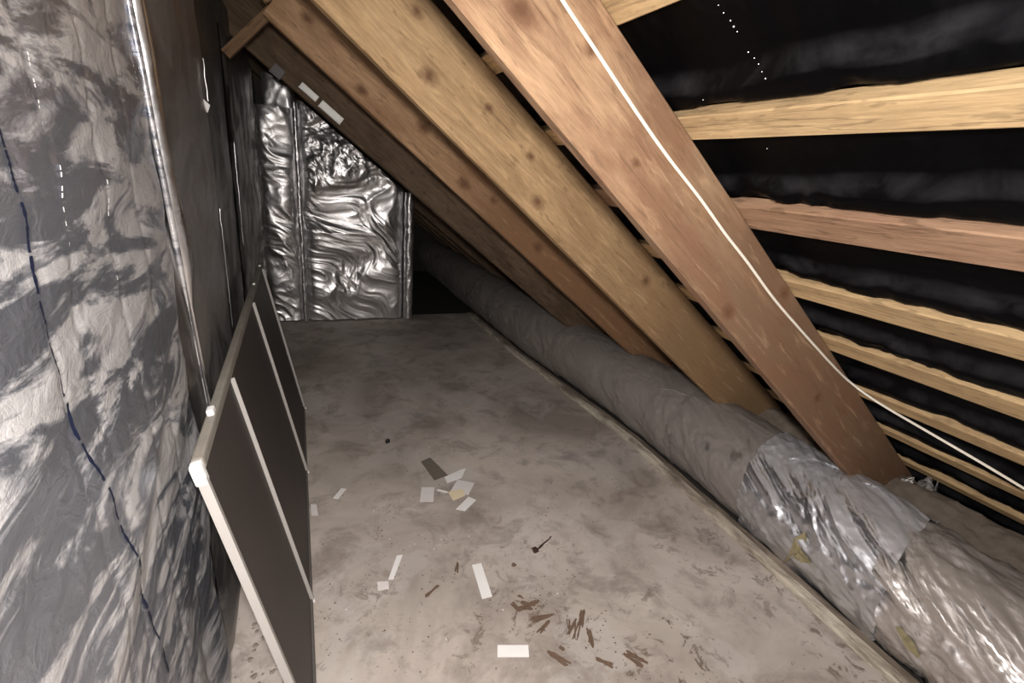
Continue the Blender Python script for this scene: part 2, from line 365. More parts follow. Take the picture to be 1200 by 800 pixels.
rafter('rafter', 2.70, .05, .238, DO, -.75, 2.72, W4, 'deep dark brown rafter just behind the reddish one', 15)
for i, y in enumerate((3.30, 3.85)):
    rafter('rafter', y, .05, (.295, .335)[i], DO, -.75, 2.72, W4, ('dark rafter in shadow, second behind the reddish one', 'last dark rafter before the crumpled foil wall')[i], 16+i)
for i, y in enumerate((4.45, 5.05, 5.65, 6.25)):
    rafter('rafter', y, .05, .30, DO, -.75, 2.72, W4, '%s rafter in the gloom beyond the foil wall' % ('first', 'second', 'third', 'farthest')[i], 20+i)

# ------------------------------------------------------------------ battens
ordn = ['topmost', 'second', 'third', 'fourth', 'fifth', 'sixth', 'seventh', 'eighth', 'ninth']
blab = {5: 'roof batten cut by the top edge of the photo, pale pine', 6: 'yellow pine roof batten, highest full one to the right of the cable rafter',
        7: 'reddish weathered roof batten with pale scrapes, directly under the yellow one', 8: 'pale pine roof batten just below the reddish weathered one',
        9: 'yellowish roof batten, second below the reddish weathered one', 10: 'roof batten passing behind the free stretch of white cable',
        11: 'roof batten just below the free stretch of white cable', 12: 'dull lower roof batten above the wool heap', 13: 'lowest roof batten, down in the dark eaves'}
for k, (a, b_) in enumerate(BAT):
    m = W6 if k == 7 else W5
    bm = bmesh.new(); n = 120; L0, L1 = -1.45, 6.5; rows = []
    for i in range(n+1):
        x = L0+(L1-L0)*i/n; q = lambda t: .0015*mnoise.noise(Vector((x*4, t+k*5, 0)))
        c = .0025
        lo, hi = a-(a+b_)/2, b_-(a+b_)/2
        prof = [(lo, c), (lo+c, 0), (hi-c, 0), (hi, c), (hi, .027), (lo, .027)]
        rows.append([bm.verts.new((x, -(u+q(j)), v+(abs(q(j+9)) if v < .02 else 0)+.0004)) for j, (u, v) in enumerate(prof)])
    for i in range(n):
        for j in range(6): bm.faces.new((rows[i][j], rows[i][(j+1) % 6], rows[i+1][(j+1) % 6], rows[i+1][j]))
    bm.faces.new(rows[0]); bm.faces.new(rows[-1]); bmesh.ops.recalc_face_normals(bm, faces=bm.faces)
    o = bm_obj('roof_batten', bm, None, m)
    # local X -> world Y, local Y -> up-slope, local Z -> outward
    X, Yv, Z = Vector((0, 1, 0)), Vector((-CA, 0, SA)), Vector((SA, 0, CA))
    mw = Matrix((X, Yv, Z)).transposed().to_4x4(); mw.translation = roofpt((a+b_)/2, 0, DO); o.matrix_world = mw
    if k in blab: tag(o, blab[k], 'batten')
    else: tag(o, '%s roof batten up from the one cut by the top edge, out of the frame' % ordn[5-k].replace('topmost', 'next'), 'batten')

# diagonal strut up on the left
def beam(name, p, q, wd, th, m, bev=.002):
    p, q = Vector(p), Vector(q); L = (q-p).length
    bm = bmesh.new(); box_bm(bm, (0, -th/2, -wd/2), (L, th/2, wd/2), bev)
    o = bm_obj(name, bm, None, m); x = (q-p).normalized(); y = Vector((0, 1, 0)); y = (y-x*y.dot(x)).normalized(); z = x.cross(y)
    mw = Matrix((x, y, z)).transposed().to_4x4(); mw.translation = p; o.matrix_world = mw; return o
W7 = wood('strut_pine', (.30, .19, .10), (.18, .105, .055), [], 8., .4)
tag(beam('diagonal_strut', (-.205, 2.19, 1.615), (.03, 2.19, 1.86), .034, .03, W7), 'short diagonal wooden strut from the foil wall up to the third rafter', 'strut')
W8 = wood('stub_pine', (.36, .23, .12), (.2, .12, .06), [], 10., .3)
tag(beam('timber_stub', (-.03, 2.145, 1.80), (-.11, 2.145, 1.95), .085, .045, W8, .012), 'rounded stub of timber above the diagonal strut at the top left', 'timber')

# clips on the lower edge of the dark rafters
def yp(px, py, Y):
    d = ray(px, py); t = Y/d[1]; return Vector(d*t)+Vector((0, 0, H))
for (px, py, L, wd, Y, lab, mt) in [(325, 84, .07, .06, 3.80, 'small crumpled grey scrap, topmost of the bits along the dark rafter', M_greyrail),
                                (362, 108, .12, .040, 3.80, 'shorter dull grey metal clip under the dark rafter', M_clip), (388, 132, .16, .048, 3.80, 'longer pale metal clip under the dark rafter', M_clip)]:
    Y = 2.697; L *= .75; wd *= .8; o = empty('metal_clip', yp(px, py, Y), (0, PITCH, 0)); tag(o, lab, 'clip', None)
    bm = bmesh.new(); box_bm(bm, (-L/2, -.010, -wd/2), (L/2, .0, wd/2), .002); bm_obj('plate', bm, o, mt)
    bm = bmesh.new(); box_bm(bm, (-L/2, -.022, -wd/2), (L/2, -.0103, -wd/2+.005), .001); bm_obj('lip', bm, o, M_paper if mt is M_clip else mt)

# ------------------------------------------------------------------ white cable
cab = empty('electric_cable', yp(660, 0, .84)); tag(cab, 'thin white cable running down the side of the nearest rafter and off to the right', 'cable')
cp = [yp(x, y, .839) for x, y in ((620, -64), (659, 0), (700, 62), (745, 130), (782, 183), (820, 232), (850, 274), (875, 306), (907, 350), (937, 385), (975, 427))]+[yp(998, 449, .833)]
for (px, py, dd) in [(1030, 472, .52), (1100, 513, .505), (1160, 548, .50), (1240, 597, .50), (1400, 700, .51)]:
    d = ray(px, py); n = np.array([SA, 0, CA]); cp.append(Vector(d*(dd/(d@n)))+Vector((0, 0, H)))
def catmull(pts, k=6):
    out = []
    for i in range(len(pts)-1):
        p0, p1, p2, p3 = pts[max(i-1, 0)], pts[i], pts[i+1], pts[min(i+2, len(pts)-1)]
        for j in range(k):
            t = j/k; out.append(.5*((2*p1)+(p2-p0)*t+(2*p0-5*p1+4*p2-p3)*t*t+(3*p1-p0-3*p2+p3)*t**3))
    return out+[pts[-1]]
def loc(o, pts): return [Vector(p)-o.location for p in pts]
tube('cord', loc(cab, catmull(cp)), .0037, M_cord, cab, 8)
for i in ():
    p = cp[i]-cab.location; bm = bmesh.new(); box_bm(bm, p+Vector((-.004, -.006, -.006)), p+Vector((.004, .0055, .006)), .001); bm_obj('staple', bm, cab, M_cap)

# ------------------------------------------------------------------ foil knee wall on the left
XW = -.22
wl = empty('wall_left', (XW, 0, 0)); struct(wl)
def wall_sheet(y0, y1, x0, z0, z1, m, seed, amp, step, name='foil_sheet', edge=True, fx=None):
    ya = np.arange(y0, y1+step/2, step); za = np.arange(z0, z1+step/2, step)
    Y, Z = np.meshgrid(ya, za, indexing='ij')
    wx = vnoise(Y*2.3, Z*2.3, seed+40)*.35
    low = vnoise(Y*2.2+wx, Z*4.4+wx-Y*1.2, seed)*1.0+vnoise(Y*4.3+wx, Z*10-Y*4+wx, seed+1)*.55
    cr = crease(Y*2.6+wx*.7, Z*7-Y*2.6+wx, seed+3, 4, 1., .52)
    x = x0+amp*(low*.9+cr*.34)
    if edge:
        x = x-.012*np.exp(-np.clip(Y-y0, 0, 1)/.018)-.012*np.exp(-np.clip(y1-Y, 0, 1)/.018)
    if fx is not None: x = x+fx(Y, Z)
    return sheet(name, np.stack([x-XW, Y, Z], -1), wl, m)
def nearfx(Y, Z):
    # stitched lines pull the blanket in; foot of the sheet hangs in upright folds
    q = 0
    for yl in (.635, .77, .565, .90): q = q-.0022*np.exp(-((Y-yl-.0*Z)/.006)**2)
    hang = np.clip((.55-Z)/.4, 0, 1)
    return q+hang*(.012*np.sin(Y*34+Z*2+2*vnoise(Y*6, Z*2, 77))-.004)
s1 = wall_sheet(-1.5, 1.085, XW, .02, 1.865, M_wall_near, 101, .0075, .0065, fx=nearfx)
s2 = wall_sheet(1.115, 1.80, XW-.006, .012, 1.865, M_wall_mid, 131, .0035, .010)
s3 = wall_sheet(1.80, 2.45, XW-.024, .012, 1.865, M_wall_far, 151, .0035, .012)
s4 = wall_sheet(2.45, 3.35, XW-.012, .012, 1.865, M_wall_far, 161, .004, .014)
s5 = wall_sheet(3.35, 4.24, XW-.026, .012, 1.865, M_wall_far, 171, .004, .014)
struct_back = box('backing', (-.12, -1.5, 0), (-.06, 4.26, 1.84), M_block, wl)
# rolled foil joint
th = np.linspace(0, 2*math.pi, 22, endpoint=False); za = np.linspace(.3, 1.86, 240)
T, Z = np.meshgrid(th, za); T = T.T; Z = Z.T
yc = 1.165-.075*(Z-1.07)/.43*.95
yc = 1.14+(Z-1.073)*-.225+.004*vnoise(Z*6, Z*0, 3)
rr = .013+.003*vnoise(Z*5, T*0, 6)+.0010*crease(T*1.2, Z*7, 7, 3)
rr = rr*np.clip((Z-.95)/.12, .25, 1)
Pr = np.stack([XW+.002+rr*1.1*np.cos(T)-XW, yc+rr*np.sin(T), Z], -1)
sheet('rolled_joint', np.transpose(Pr, (1, 0, 2)), wl, M_roll, closed=True)
Pr2 = Pr.copy(); Pr2[..., 1] = (yc-.03+.45*rr*np.sin(T)); Pr2[..., 0] = .003+rr*.35*np.cos(T)
sheet('rolled_joint', np.transpose(Pr2, (1, 0, 2)), wl, M_wall_near, closed=True)
for (yy, z0, z1, xo) in ((1.803, .72, 1.13, -.012), (2.452, .9, 1.34, -.016), (1.70, 1.42, 1.53, .000)):
    tube('edge_crease', [Vector((xo+.006+.002*mnoise.noise(Vector((z*30, yy, 0))), yy+.003*mnoise.noise(Vector((z*8, yy, 5))), z)) for z in np.linspace(z0, z1, 30)], .0022, M_roll, wl, 6)
# navy printed dashes and fine stitching, laid on the blanket by ray cast
from mathutils.bvhtree import BVHTree
def bvh(o):
    me = o.data; return BVHTree.FromPolygons([v.co for v in me.vertices], [p.vertices for p in me.polygons])
B1 = bvh(s1)
def on_wall(y, z):
    h = B1.ray_cast(Vector((.3, y, z)), Vector((-1, 0, 0))); return h[0] if h[0] else Vector((0, y, z))
def wallpt(px, py): 
    d = ray(px, py); t = XW/d[0]; return d[1]*t, H+d[2]*t
dash = [(-2, 150), (8, 195), (20, 255), (35, 320), (55, 385), (75, 452), (98, 515), (125, 580), (142, 632), (165, 690), (182, 735), (200, 790)]
lp = []
for a, b_ in zip(dash[:-1], dash[1:]):
    for j in range(16): lp.append(wallpt(a[0]+(b_[0]-a[0])*j/16, a[1]+(b_[1]-a[1])*j/16))
bm = bmesh.new(); rn = random.Random(3)
def ribbon(bm, pts, wd):
    prev = None
    for (y, z, wf) in pts:
        p = on_wall(y-wd*wf, z)+Vector((.0012, 0, 0)); q = on_wall(y+wd*wf, z)+Vector((.0012, 0, 0))
        r = bm.verts.new(p), bm.verts.new(q)
        if prev: bm.faces.new((prev[0], prev[1], r[1], r[0]))
        prev = r
i = 0
while i < len(lp)-6:
    L = rn.choice((6, 9, 12, 16)); seg = lp[i:i+L]
    ribbon(bm, [(y, z, .4+.6*rn.random()) for y, z in seg], .0034); i += L+rn.choice((0, 0, 1, 2))
pr = bm_obj('printed_dashes', bm, wl, M_blue); pr['label'] = 'navy dashed line printed on the foil blanket'
bm = bmesh.new()
for (x0, y0, x1, y1) in [(60, 168, 78, 300), (120, 210, 137, 330), (138, 330, 165, 470), (30, 60, 48, 160), (150, 60, 160, 120), (175, 470, 190, 520)]:
    n = 16
    for j in range(n):
        if rn.random() < .35: continue
        t = j/n; y, z = wallpt(x0+(x1-x0)*t, y0+(y1-y0)*t); y2, z2 = wallpt(x0+(x1-x0)*(t+.7/n), y0+(y1-y0)*(t+.7/n))
        ribbon(bm, [(y, z, 1), (y2, z2, 1)], .0011)
st = bm_obj('stitching', bm, wl, M_cap); st['kind'] = 'stuff'
# torn pale foil flag on the dark part of the wall
bm = bmesh.new(); c = yp(249, 127, 1.72); c = Vector((-.006, c.y, c.z))
for tri in [((0, -.02, .022), (.004, .02, -.012), (0, -.016, -.010)), ((0, -.02, .022), (.014, .004, .008), (.004, .02, -.012))]:
    bm.faces.new([bm.verts.new(c+Vector(v)) for v in tri])
bm_obj('foil_flap', bm, wl, M_paper)

# ------------------------------------------------------------------ crumpled foil wall at the far end
wb = empty('wall_back', (0, 4.2, 0)); struct(wb)
def back_sheet(x0, x1, zfun, m, seed, fan, name, off=0., step=.0065):
    xs = np.arange(x0, x1+1e-6, step); n = int(1.85/step)
    v = np.linspace(0, 1, n); X, V = np.meshgrid(xs, v, indexing='ij')
    top = zfun(X); Z = .012+V*(top-.012)
    u = (X-x0)/(x1-x0)
    wx = vnoise(X*3, Z*3, seed+50)*.3
    if fan:
        # folds fan out from the right-hand seam
        ang = (Z-.75)*(1-.45*u)+.12*u
        cr = crease(X*1.3+wx, ang*3.3+wx+X*.6, seed, 4, 1., .42)
        low = vnoise(X*1.6, ang*4.2+wx, seed+9)
        crn = crease(X*7, Z*7, seed+20, 3)*np.clip((Z-1.05)/.25, 0, 1)
        y = -(.024*cr+.030*low+.009*crn)
    else:
        cr = crease(X*3+wx, Z*4+X*2+wx, seed, 3, 1., .45); y = -(.014*cr+.020*vnoise(X*3, Z*2.6, seed+9))
    e = np.exp(-np.clip(X-x0, 0, 1)/.03)+np.exp(-np.clip(x1-X, 0, 1)/.03)
    y = y*(1-np.clip(e, 0, .85))+.030*e-.03+off
    return sheet(name, np.stack([X, y, Z], -1), wb, m, flip=True)
def ztop(x): return np.minimum(1.68, 1.30+(.315-.6018*x)/.7986+.03)
back_sheet(-.25, .005, lambda x: 1.62-.0*x, M_back, 201, False, 'foil_panel')
back_sheet(.035, .83, ztop, M_back, 221, True, 'foil_panel')
back_sheet(-.19, .03, lambda x: np.minimum(1.84, 1.86-.9*(x+.19)*.6), M_back, 243, False, 'foil_flap', off=.06)
# creased joint strip between the two panels and the rolled end
za = np.linspace(.01, 1.66, 260); T, Z = np.meshgrid(th, za); 
rr = .016+.006*crease(T*1.2, Z*11, 90, 3)*.5
sheet('joint_strip', np.stack([.018+.2*0+rr*np.cos(T)+.004*vnoise(Z*5, Z*0, 1), -.055+rr*np.sin(T), Z], -1), wb, M_back, closed=True)
za = np.linspace(.01, 1.09, 200); T, Z = np.meshgrid(th, za); rr = .036+.009*crease(T*.9, Z*7, 92, 3)*.5
sheet('rolled_end', np.stack([.862+rr*np.cos(T), -.045+rr*np.sin(T), Z], -1), wb, M_back, closed=True)
za = np.linspace(.005, .95, 80); xa = np.linspace(0, .35, 30); X, Z = np.meshgrid(xa, za)
M_side = foil('dull_foil_return', (.34, .34, .37), (.3, .45), .3, (.1, .1, .1), 8, .2)
sheet('foil_return', np.stack([.905+.006*crease(X*5, Z*7, 95, 3)*.6, -.03+X, Z], -1), wb, M_side)
box('backing', (-.24, .04, 0), (.86, .12, 1.02), M_block, wb)
P = np.array([[[x, .08, z] for z in (.3, float(min(1.8, 1.30+(.30-.6018*x)/.7986)))] for x in np.linspace(-.24, .86, 12)])
sheet('backing_sheet', P, wb, M_block, flip=True)

# ------------------------------------------------------------------ leaning framed panel
pa = empty('framed_panel', (0, 0, 0)); tag(pa, 'dark framed panel with pale crossbars, leaning on its long side against the foil wall', 'panel')
ZT, XT, XB = .785, -.172, -.020
dv = Vector((XT-XB, 0, ZT)); PL = dv.length; dv.normalize(); nv = Vector((dv.z, 0, -dv.x))          # up the slope; outward to the room
def pan(name, u0, u1, y0, y1, h0, h1, m, bev=.001):
    bm = bmesh.new(); box_bm(bm, (u0, y0, h0), (u1, y1, h1), bev)
    o = bm_obj(name, bm, pa, m); X, Y = dv, Vector((0, 1, 0)); Z = nv
    # local x up the slope, local y along, local z outward
    for v in o.data.vertices: v.co = Vector((XB, 0, .004))+X*v.co.x+Y*v.co.y+Z*v.co.z
    if X.cross(Y).dot(Z) < 0: o.data.flip_normals()
    return o
YB = [.825, 1.243, 1.944, 2.557]
for a, b_ in zip(YB[:-1], YB[1:]): pan('infill_board', .016, PL-.014, a+.009, b_-.001, -.012, -.004, M_dkboard)
t = pan('top_rail', PL-.014, PL+.008, YB[0]+.02, 2.60, -.018, .002, M_rail, .005); t['label'] = 'worn grey-brown top rail'
pan('bottom_rail', 0, .0155, YB[0], 2.56, -.012, .001, M_greyrail, .003)
for i, y in enumerate(YB):
    wd = .013 if i == 0 else .0065
    c = pan('crossbar', .006, PL-.016, y-wd/2, y+wd/2, -.0125, .006 if i else .004, M_white, .0015); c['label'] = 'white crossbar'
    if i: pan('bar_cap', 0, .008, y-.006, y+.006, .0015, .008, M_cap, .001)
pan('corner_cap', PL-.030, PL+.012, YB[0]-.009, YB[0]+.014, -.016, .004, M_cap, .006)['label'] = 'white plastic corner cap'
pan('edge_knob', PL+.006, PL+.020, 1.005, 1.030, -.014, .000, M_cap, .004)['label'] = 'small white knob on the rail'
for y in (2.13, 2.50): pan('edge_knob', PL+.006, PL+.014, y, y+.014, -.008, .002, M_cap, .003)

# ------------------------------------------------------------------ kerb batten beside the duct
kb = []
ysk = np.linspace(-1.4, 4.2, 160)
prof = [(0, .0), (0, .021), (.003, .024), (.037, .024), (.040, .021), (.040, 0)]
P = np.array([[[kx(y)+a+.0018*mnoise.noise(Vector((y*6, a*50, 0))), y, .0005+c+(.0015*mnoise.noise(Vector((y*9, a*30, 4))) if c > .01 else 0)] for (a, c) in prof] for y in ysk])
ko = sheet('kerb_batten', P, None, M_kerb, closed=True)
# grain along Y: rotate data so that local X is the length
for v in ko.data.vertices: v.co = Vector((v.co.y, -v.co.x, v.co.z))
ko.rotation_euler = (0, 0, math.pi/2)
for p in ko.data.polygons: p.use_smooth = False
tag(ko, 'long pale dusty timber strip on the floor along the foil duct', 'batten')

P = np.array([[[kx(y)+.0405+a*.036+(.006*mnoise.noise(Vector((y*4, 3, 0))) if a else 0), y, .0005+c*(.017+.004*mnoise.noise(Vector((y*3, 7, 0))))] for (a, c) in [(0, 0), (0, .9), (.1, 1), (.9, 1), (1, .9), (1, 0)]] for y in ysk])
ke = sheet('floor_board_edge', P, None, M_edge, closed=True)
for v in ke.data.vertices: v.co = Vector((v.co.y, -v.co.x, v.co.z))
ke.rotation_euler = (0, 0, math.pi/2)
for p in ke.data.polygons: p.use_smooth = False
tag(ke, 'dirty brown board edge squeezed between the pale timber strip and the foil duct', 'board')
# ------------------------------------------------------------------ foil wrapped duct
R0 = .183
def cxd(y): return np.interp(y, ysk.tolist()+[6.5], [kx(v)+.245 for v in ysk]+[kx(6.5)+.25])
du = empty('foil_duct', (0, 0, 0)); tag(du, 'long foil-wrapped insulated duct lying along the eaves', 'duct')
def sleeve(y0, y1, m, seed, amp=1., dy=.009, dr=0., lab=None, twist=.0, nt_=200, swirl=2.2):
    ya = np.arange(y0, y1+dy/2, dy); ta = np.linspace(0, 2*math.pi, nt_, endpoint=False)
    Y, T = np.meshgrid(ya, ta, indexing='ij')
    # ragged, skewed ends
    tt = (Y-y0)/(y1-y0); Y = Y+.035*np.sin(T*1.0+1.)*1+.008*vnoise(np.cos(T)*3+seed, np.sin(T)*3, seed)
    A, B = np.cos(T)*R0, np.sin(T)*R0
    wx = vnoise(Y*3, T*1.2, seed+5)*.4
    low = vnoise(Y*3.0, np.cos(T)*1.1+seed, seed)+.6*vnoise(Y*4.5+3, np.sin(T)*1.4, seed+2)
    # creases wrap round the duct, pinched near the sleeve's ends
    c1 = crease(Y*7+T*swirl*.5+wx, np.sin(T)*1.3+wx, seed+10, 4, 1., .55)
    c2 = crease(Y*5+wx*2, T*1.7+Y*3, seed+20, 4, 1.4, .55)
    pinch = np.exp(-((Y-y0)/.05)**2)+np.exp(-((Y-y1)/.05)**2)
    R = R0+dr+.006*low+amp*(.0024*c1+.0022*c2)+(.0016*crease(Y*13+wx*2, T*3.4-Y*6, seed+60, 3) if amp > 2 else 0)+.0045*np.exp(-np.clip(Y-y0, 0, 9)/.012)-.003*pinch
    low_ = np.clip(-np.sin(T), 0, 1); X = cxd(Y)+R*np.sign(np.cos(T))*np.abs(np.cos(T))**(1-.55*low_)*(1.06); Z = R0-.002+R*np.sin(T)
    Z = np.maximum(Z, .004+.002*dr)
    o = sheet('foil_sleeve', np.stack([X, Y, Z], -1), du, m, closed=True, flip=True)
    if lab: o['label'] = lab
    return o
sleeve(-1.4, .62, M_duct_mid, 301, 2.6, .008, 0, 'crumpled dull near end')
sl2 = sleeve(.57, 1.13, M_duct_clean, 311, 2.3, .0055, .008, 'brighter crumpled foil section', swirl=4)
sleeve(1.06, 1.60, M_duct_dusty, 321, 1.3, .008, .003)
sleeve(1.57, 2.05, M_duct_dusty, 331, 1.2, .009, .006)
sleeve(2.01, 2.75, M_duct_dusty, 341, 1.0, .010, .001)
sleeve(2.7, 3.15, M_duct_dusty, 351, 1.5, .012, .005)
sleeve(3.1, 3.9, M_duct_dusty, 361, 1.6, .014, 0)
sleeve(3.85, 6.5, M_duct_dusty, 371, 1.6, .02, .004, nt_=120)
# torn places showing yellow wool
def cylhit(px, py, R):
    d = ray(px, py); o = np.array([0, 0, H])
    for it in range(4):
        yy = .7 if it == 0 else P_[1]
        cx = float(cxd(yy)); cz = R0
        a = d[0]**2+d[2]**2; b = 2*(d[0]*(o[0]-cx)+d[2]*(o[2]-cz)); c = (o[0]-cx)**2+(o[2]-cz)**2-R*R
        D = max(b*b-4*a*c, 0); P_ = o+d*((-b-D**.5)/2/a)
    return Vector(P_), cx
bpy.context.view_layer.update()
BV = [bvh(o) for o in du.children]
def foilhit(px, py):
    d = Vector(ray(px, py)).normalized(); best = None
    for B in BV:
        h = B.ray_cast(Vector((0, 0, H)), d)
        if h[0] and (best is None or h[3] < best[1]): best = (h[0], h[3])
    if best: return best[0], float(cxd(best[0].y))
    return cylhit(px, py, R0+.015)
def tear(pix, seed, lab):
    c0 = np.mean(pix, axis=0); pts = []
    P3, cx = foilhit(*c0); nrm = (P3-Vector((cx, P3.y, R0))).normalized()
    bm = bmesh.new(); cc = bm.verts.new(P3+nrm*.003)
    ring = []
    for p in pix:
        q, cx2 = foilhit(p[0], p[1]); ring.append(bm.verts.new(q+nrm*.002))
    for a, b_ in zip(ring, ring[1:]+ring[:1]): bm.faces.new((cc, a, b_))
    bmesh.ops.subdivide_edges(bm, edges=bm.edges, cuts=3, use_grid_fill=True)
    for v in bm.verts: v.co += nrm*(.003+.003*mnoise.noise(v.co*60))
    o = bm_obj('torn_hole', bm, du, M_yellow); o['label'] = lab; return o
tear([(915, 663), (925, 650), (932, 630), (945, 622), (947, 632), (937, 640), (948, 652), (952, 660), (940, 658), (930, 652)], 1, 'torn hole showing yellow wool')
tear([(1050, 732), (1058, 735), (1070, 748), (1080, 768), (1076, 770), (1062, 756)], 2, 'slit tear showing wool')
# ragged foil lips along the top seams
def lip(path, wd, m, name='foil_lip'):
    rn = random.Random(len(path)*7+int(path[0][0])); bm = bmesh.new(); prev = None
    pts = []
    for a, b_ in zip(path[:-1], path[1:]):
        for j in range(5): pts.append((a[0]+(b_[0]-a[0])*j/5, a[1]+(b_[1]-a[1])*j/5))
    for i, p in enumerate(pts):
        q, cx = foilhit(p[0], p[1]); n = (q-Vector((cx, q.y, R0))).normalized()
        e = math.sin(math.pi*(i+.5)/len(pts))
        a = bm.verts.new(q-n*.012); b2 = bm.verts.new(q+n*(.002+wd*.4*e)+Vector((.3*wd*rn.uniform(-1, 1), -wd*.5*e, 0))); c = bm.verts.new(q+n*(.001+.3*wd*rn.random())+Vector((0, -wd*e*1.6, .0)))
        if prev: bm.faces.new((prev[0], prev[1], b2, a)); bm.faces.new((prev[1], prev[2], c, b2))
        prev = (a, b2, c)
    o = bm_obj(name, bm, du, m); md = o.modifiers.new('thickness', 'SOLIDIFY'); md.thickness = .001
    return o
lip([(925, 537), (950, 537), (972, 545), (1000, 556)], .012, M_duct_clean)
lip([(1010, 565), (1030, 572), (1050, 590), (1056, 600)], .010, M_duct_clean)
lip([(770, 455), (790, 457), (810, 466), (845, 487)], .010, M_duct_mid)
lip([(560, 330), (548, 345), (545, 352)], .010, M_roll)
lip([(590, 352), (578, 362), (572, 375)], .010, M_duct_clean)

# ------------------------------------------------------------------ heap of loose wool in the eaves
xs = np.linspace(1.80, 2.58, 90); ysw = np.concatenate([np.linspace(-1.4, 1.6, 300, endpoint=False), np.linspace(1.6, 6.5, 200)])
X, Y = np.meshgrid(xs, ysw, indexing='ij')
cx = np.interp(Y, ysw, [kx(v)+.245 for v in ysw]); xr = X-cx
h = .10+.22*np.clip((xr-.02)/.30, 0, 1)**.8+.018*vnoise(X*6, Y*4, 401)+.010*crease(X*9, Y*9, 405, 4)
h = h-.045*gss(Y, 1.15, .22)+.0*X-.03*np.clip(Y-1.2, 0, 2)
roofz = H+(.520-.6018*X)/.7986
Z = np.minimum(h, roofz-.01+.006*vnoise(X*20, Y*20, 7)); Z = np.maximum(Z, -.04)
heap = sheet('wool_heap', np.stack([X, Y, Z], -1), None, M_wool)
tag(heap, 'dusty brown loose insulation wool heaped in the eaves behind the foil duct', 'insulation'); heap['kind'] = 'stuff'
# tuft of foil and wool standing at the foot of the nearest rafter
bm = bmesh.new(); rn = random.Random(9); base = Vector((2.13, .80, .30))
for k in range(9):
    p = base+Vector((rn.uniform(-.03, .06), rn.uniform(-.06, .03), -.01)); hh = rn.uniform(.05, .115); wv = rn.uniform(.012, .034); lean = Vector((rn.uniform(-.02, .02), rn.uniform(-.03, .02), 0)); prev = None
    dirv = Vector((rn.uniform(-1, 1), rn.uniform(-1, 1), 0)).normalized()
    for j in range(6):
        t = j/5; c = p+Vector((0, 0, hh*t))+lean*t*t; ww = wv*(1-t*.75)
        r = bm.verts.new(c-dirv*ww+Vector((0, .008*rn.uniform(-1, 1), 0))), bm.verts.new(c+dirv*ww)
        if prev: bm.faces.new((prev[0], prev[1], r[1], r[0]))
        prev = r
o = bm_obj('foil_tuft', bm, None, foil('tuft_foil', (.5, .48, .47), (.3, .5), .5, (.2, .17, .15), 20, .5)); o.modifiers.new('thickness', 'SOLIDIFY').thickness = .0015
tag(o, 'ragged grey tuft of torn foil at the foot of the nearest rafter', 'insulation')

# ------------------------------------------------------------------ things on the floor
def fl(px, py):
    d = ray(px, py); t = -H/d[2]; return Vector((d[0]*t, d[1]*t, 0))
def card(pix, m, label, name='card_scrap', z=.0006, th=.0012, curl=.0, group=None, cat='scrap'):
    pts = [fl(*p) for p in pix]; c = sum(pts, Vector())/len(pts); bm = bmesh.new()
    lo = [bm.verts.new(Vector((p.x-c.x, p.y-c.y, 0))) for p in pts]; f = bm.faces.new(lo)
    r = bmesh.ops.extrude_face_region(bm, geom=[f]); up = [v for v in r['geom'] if isinstance(v, bmesh.types.BMVert)]
    for v in up: v.co.z += th
    if curl:
        bmesh.ops.subdivide_edges(bm, edges=bm.edges, cuts=4, use_grid_fill=True); R = max(p.length for p in [q-c for q in pts])
        for v in bm.verts: v.co.z += curl*(v.co.x/R)**2
    bmesh.ops.recalc_face_normals(bm, faces=bm.faces)
    o = bm_obj(name, bm, None, m); o.location = (c.x, c.y, z); tag(o, label, cat, group); return o
card([(583, 756), (619, 756), (620, 770), (583, 770)], M_paper, 'white rectangular card strip nearest the bottom edge of the photo', 'card_strip')
card([(553, 662), (564, 660), (577, 699), (565, 702)], M_paper, 'white card strip lying lengthways in the middle of the floor', 'card_strip')
card([(465, 651), (472, 650), (461, 679), (455, 679)], M_paper, 'narrow white strip, left of the middle strip', 'card_strip')
card([(442, 682), (455, 681), (456, 690), (443, 692)], M_pinkpaper, 'tiny pale square scrap touching the foot of the narrow white strip')
card([(400, 572), (406, 573), (396, 585), (390, 584)], M_paper, 'small white sliver lying alone on the left of the floor')
card([(364, 591), (371, 591), (373, 604), (365, 604)], M_pinkpaper, 'pale square scrap beside the leaning panel')
card([(494, 571), (509, 571), (508, 588), (492, 588)], M_pinkpaper, 'greyish square card at the left of the scrap cluster')
card([(493, 541), (504, 536), (525, 557), (509, 563)], M_darkcard, 'dark brown oblong card above the white scraps')
card([(521, 559), (541, 550), (546, 549), (541, 560), (524, 566)], M_paper, 'white torn strip at the top of the scrap cluster', z=.0008)
card([(536, 562), (556, 566), (549, 580), (527, 577)], M_pinkpaper, 'large pale pinkish scrap under the cream one', z=.0004)
card([(525, 577), (542, 573), (545, 581), (531, 587)], M_cream, 'small cream card with white border in the scrap cluster', z=.0022)
card([(513, 573), (525, 576), (524, 578), (512, 575)], M_paper, 'thin white sliver between the square card and the cluster')
card([(549, 582), (558, 586), (545, 599), (534, 597)], M_paper, 'white scrap with a dark speck, lowest of the cluster', z=.0008)
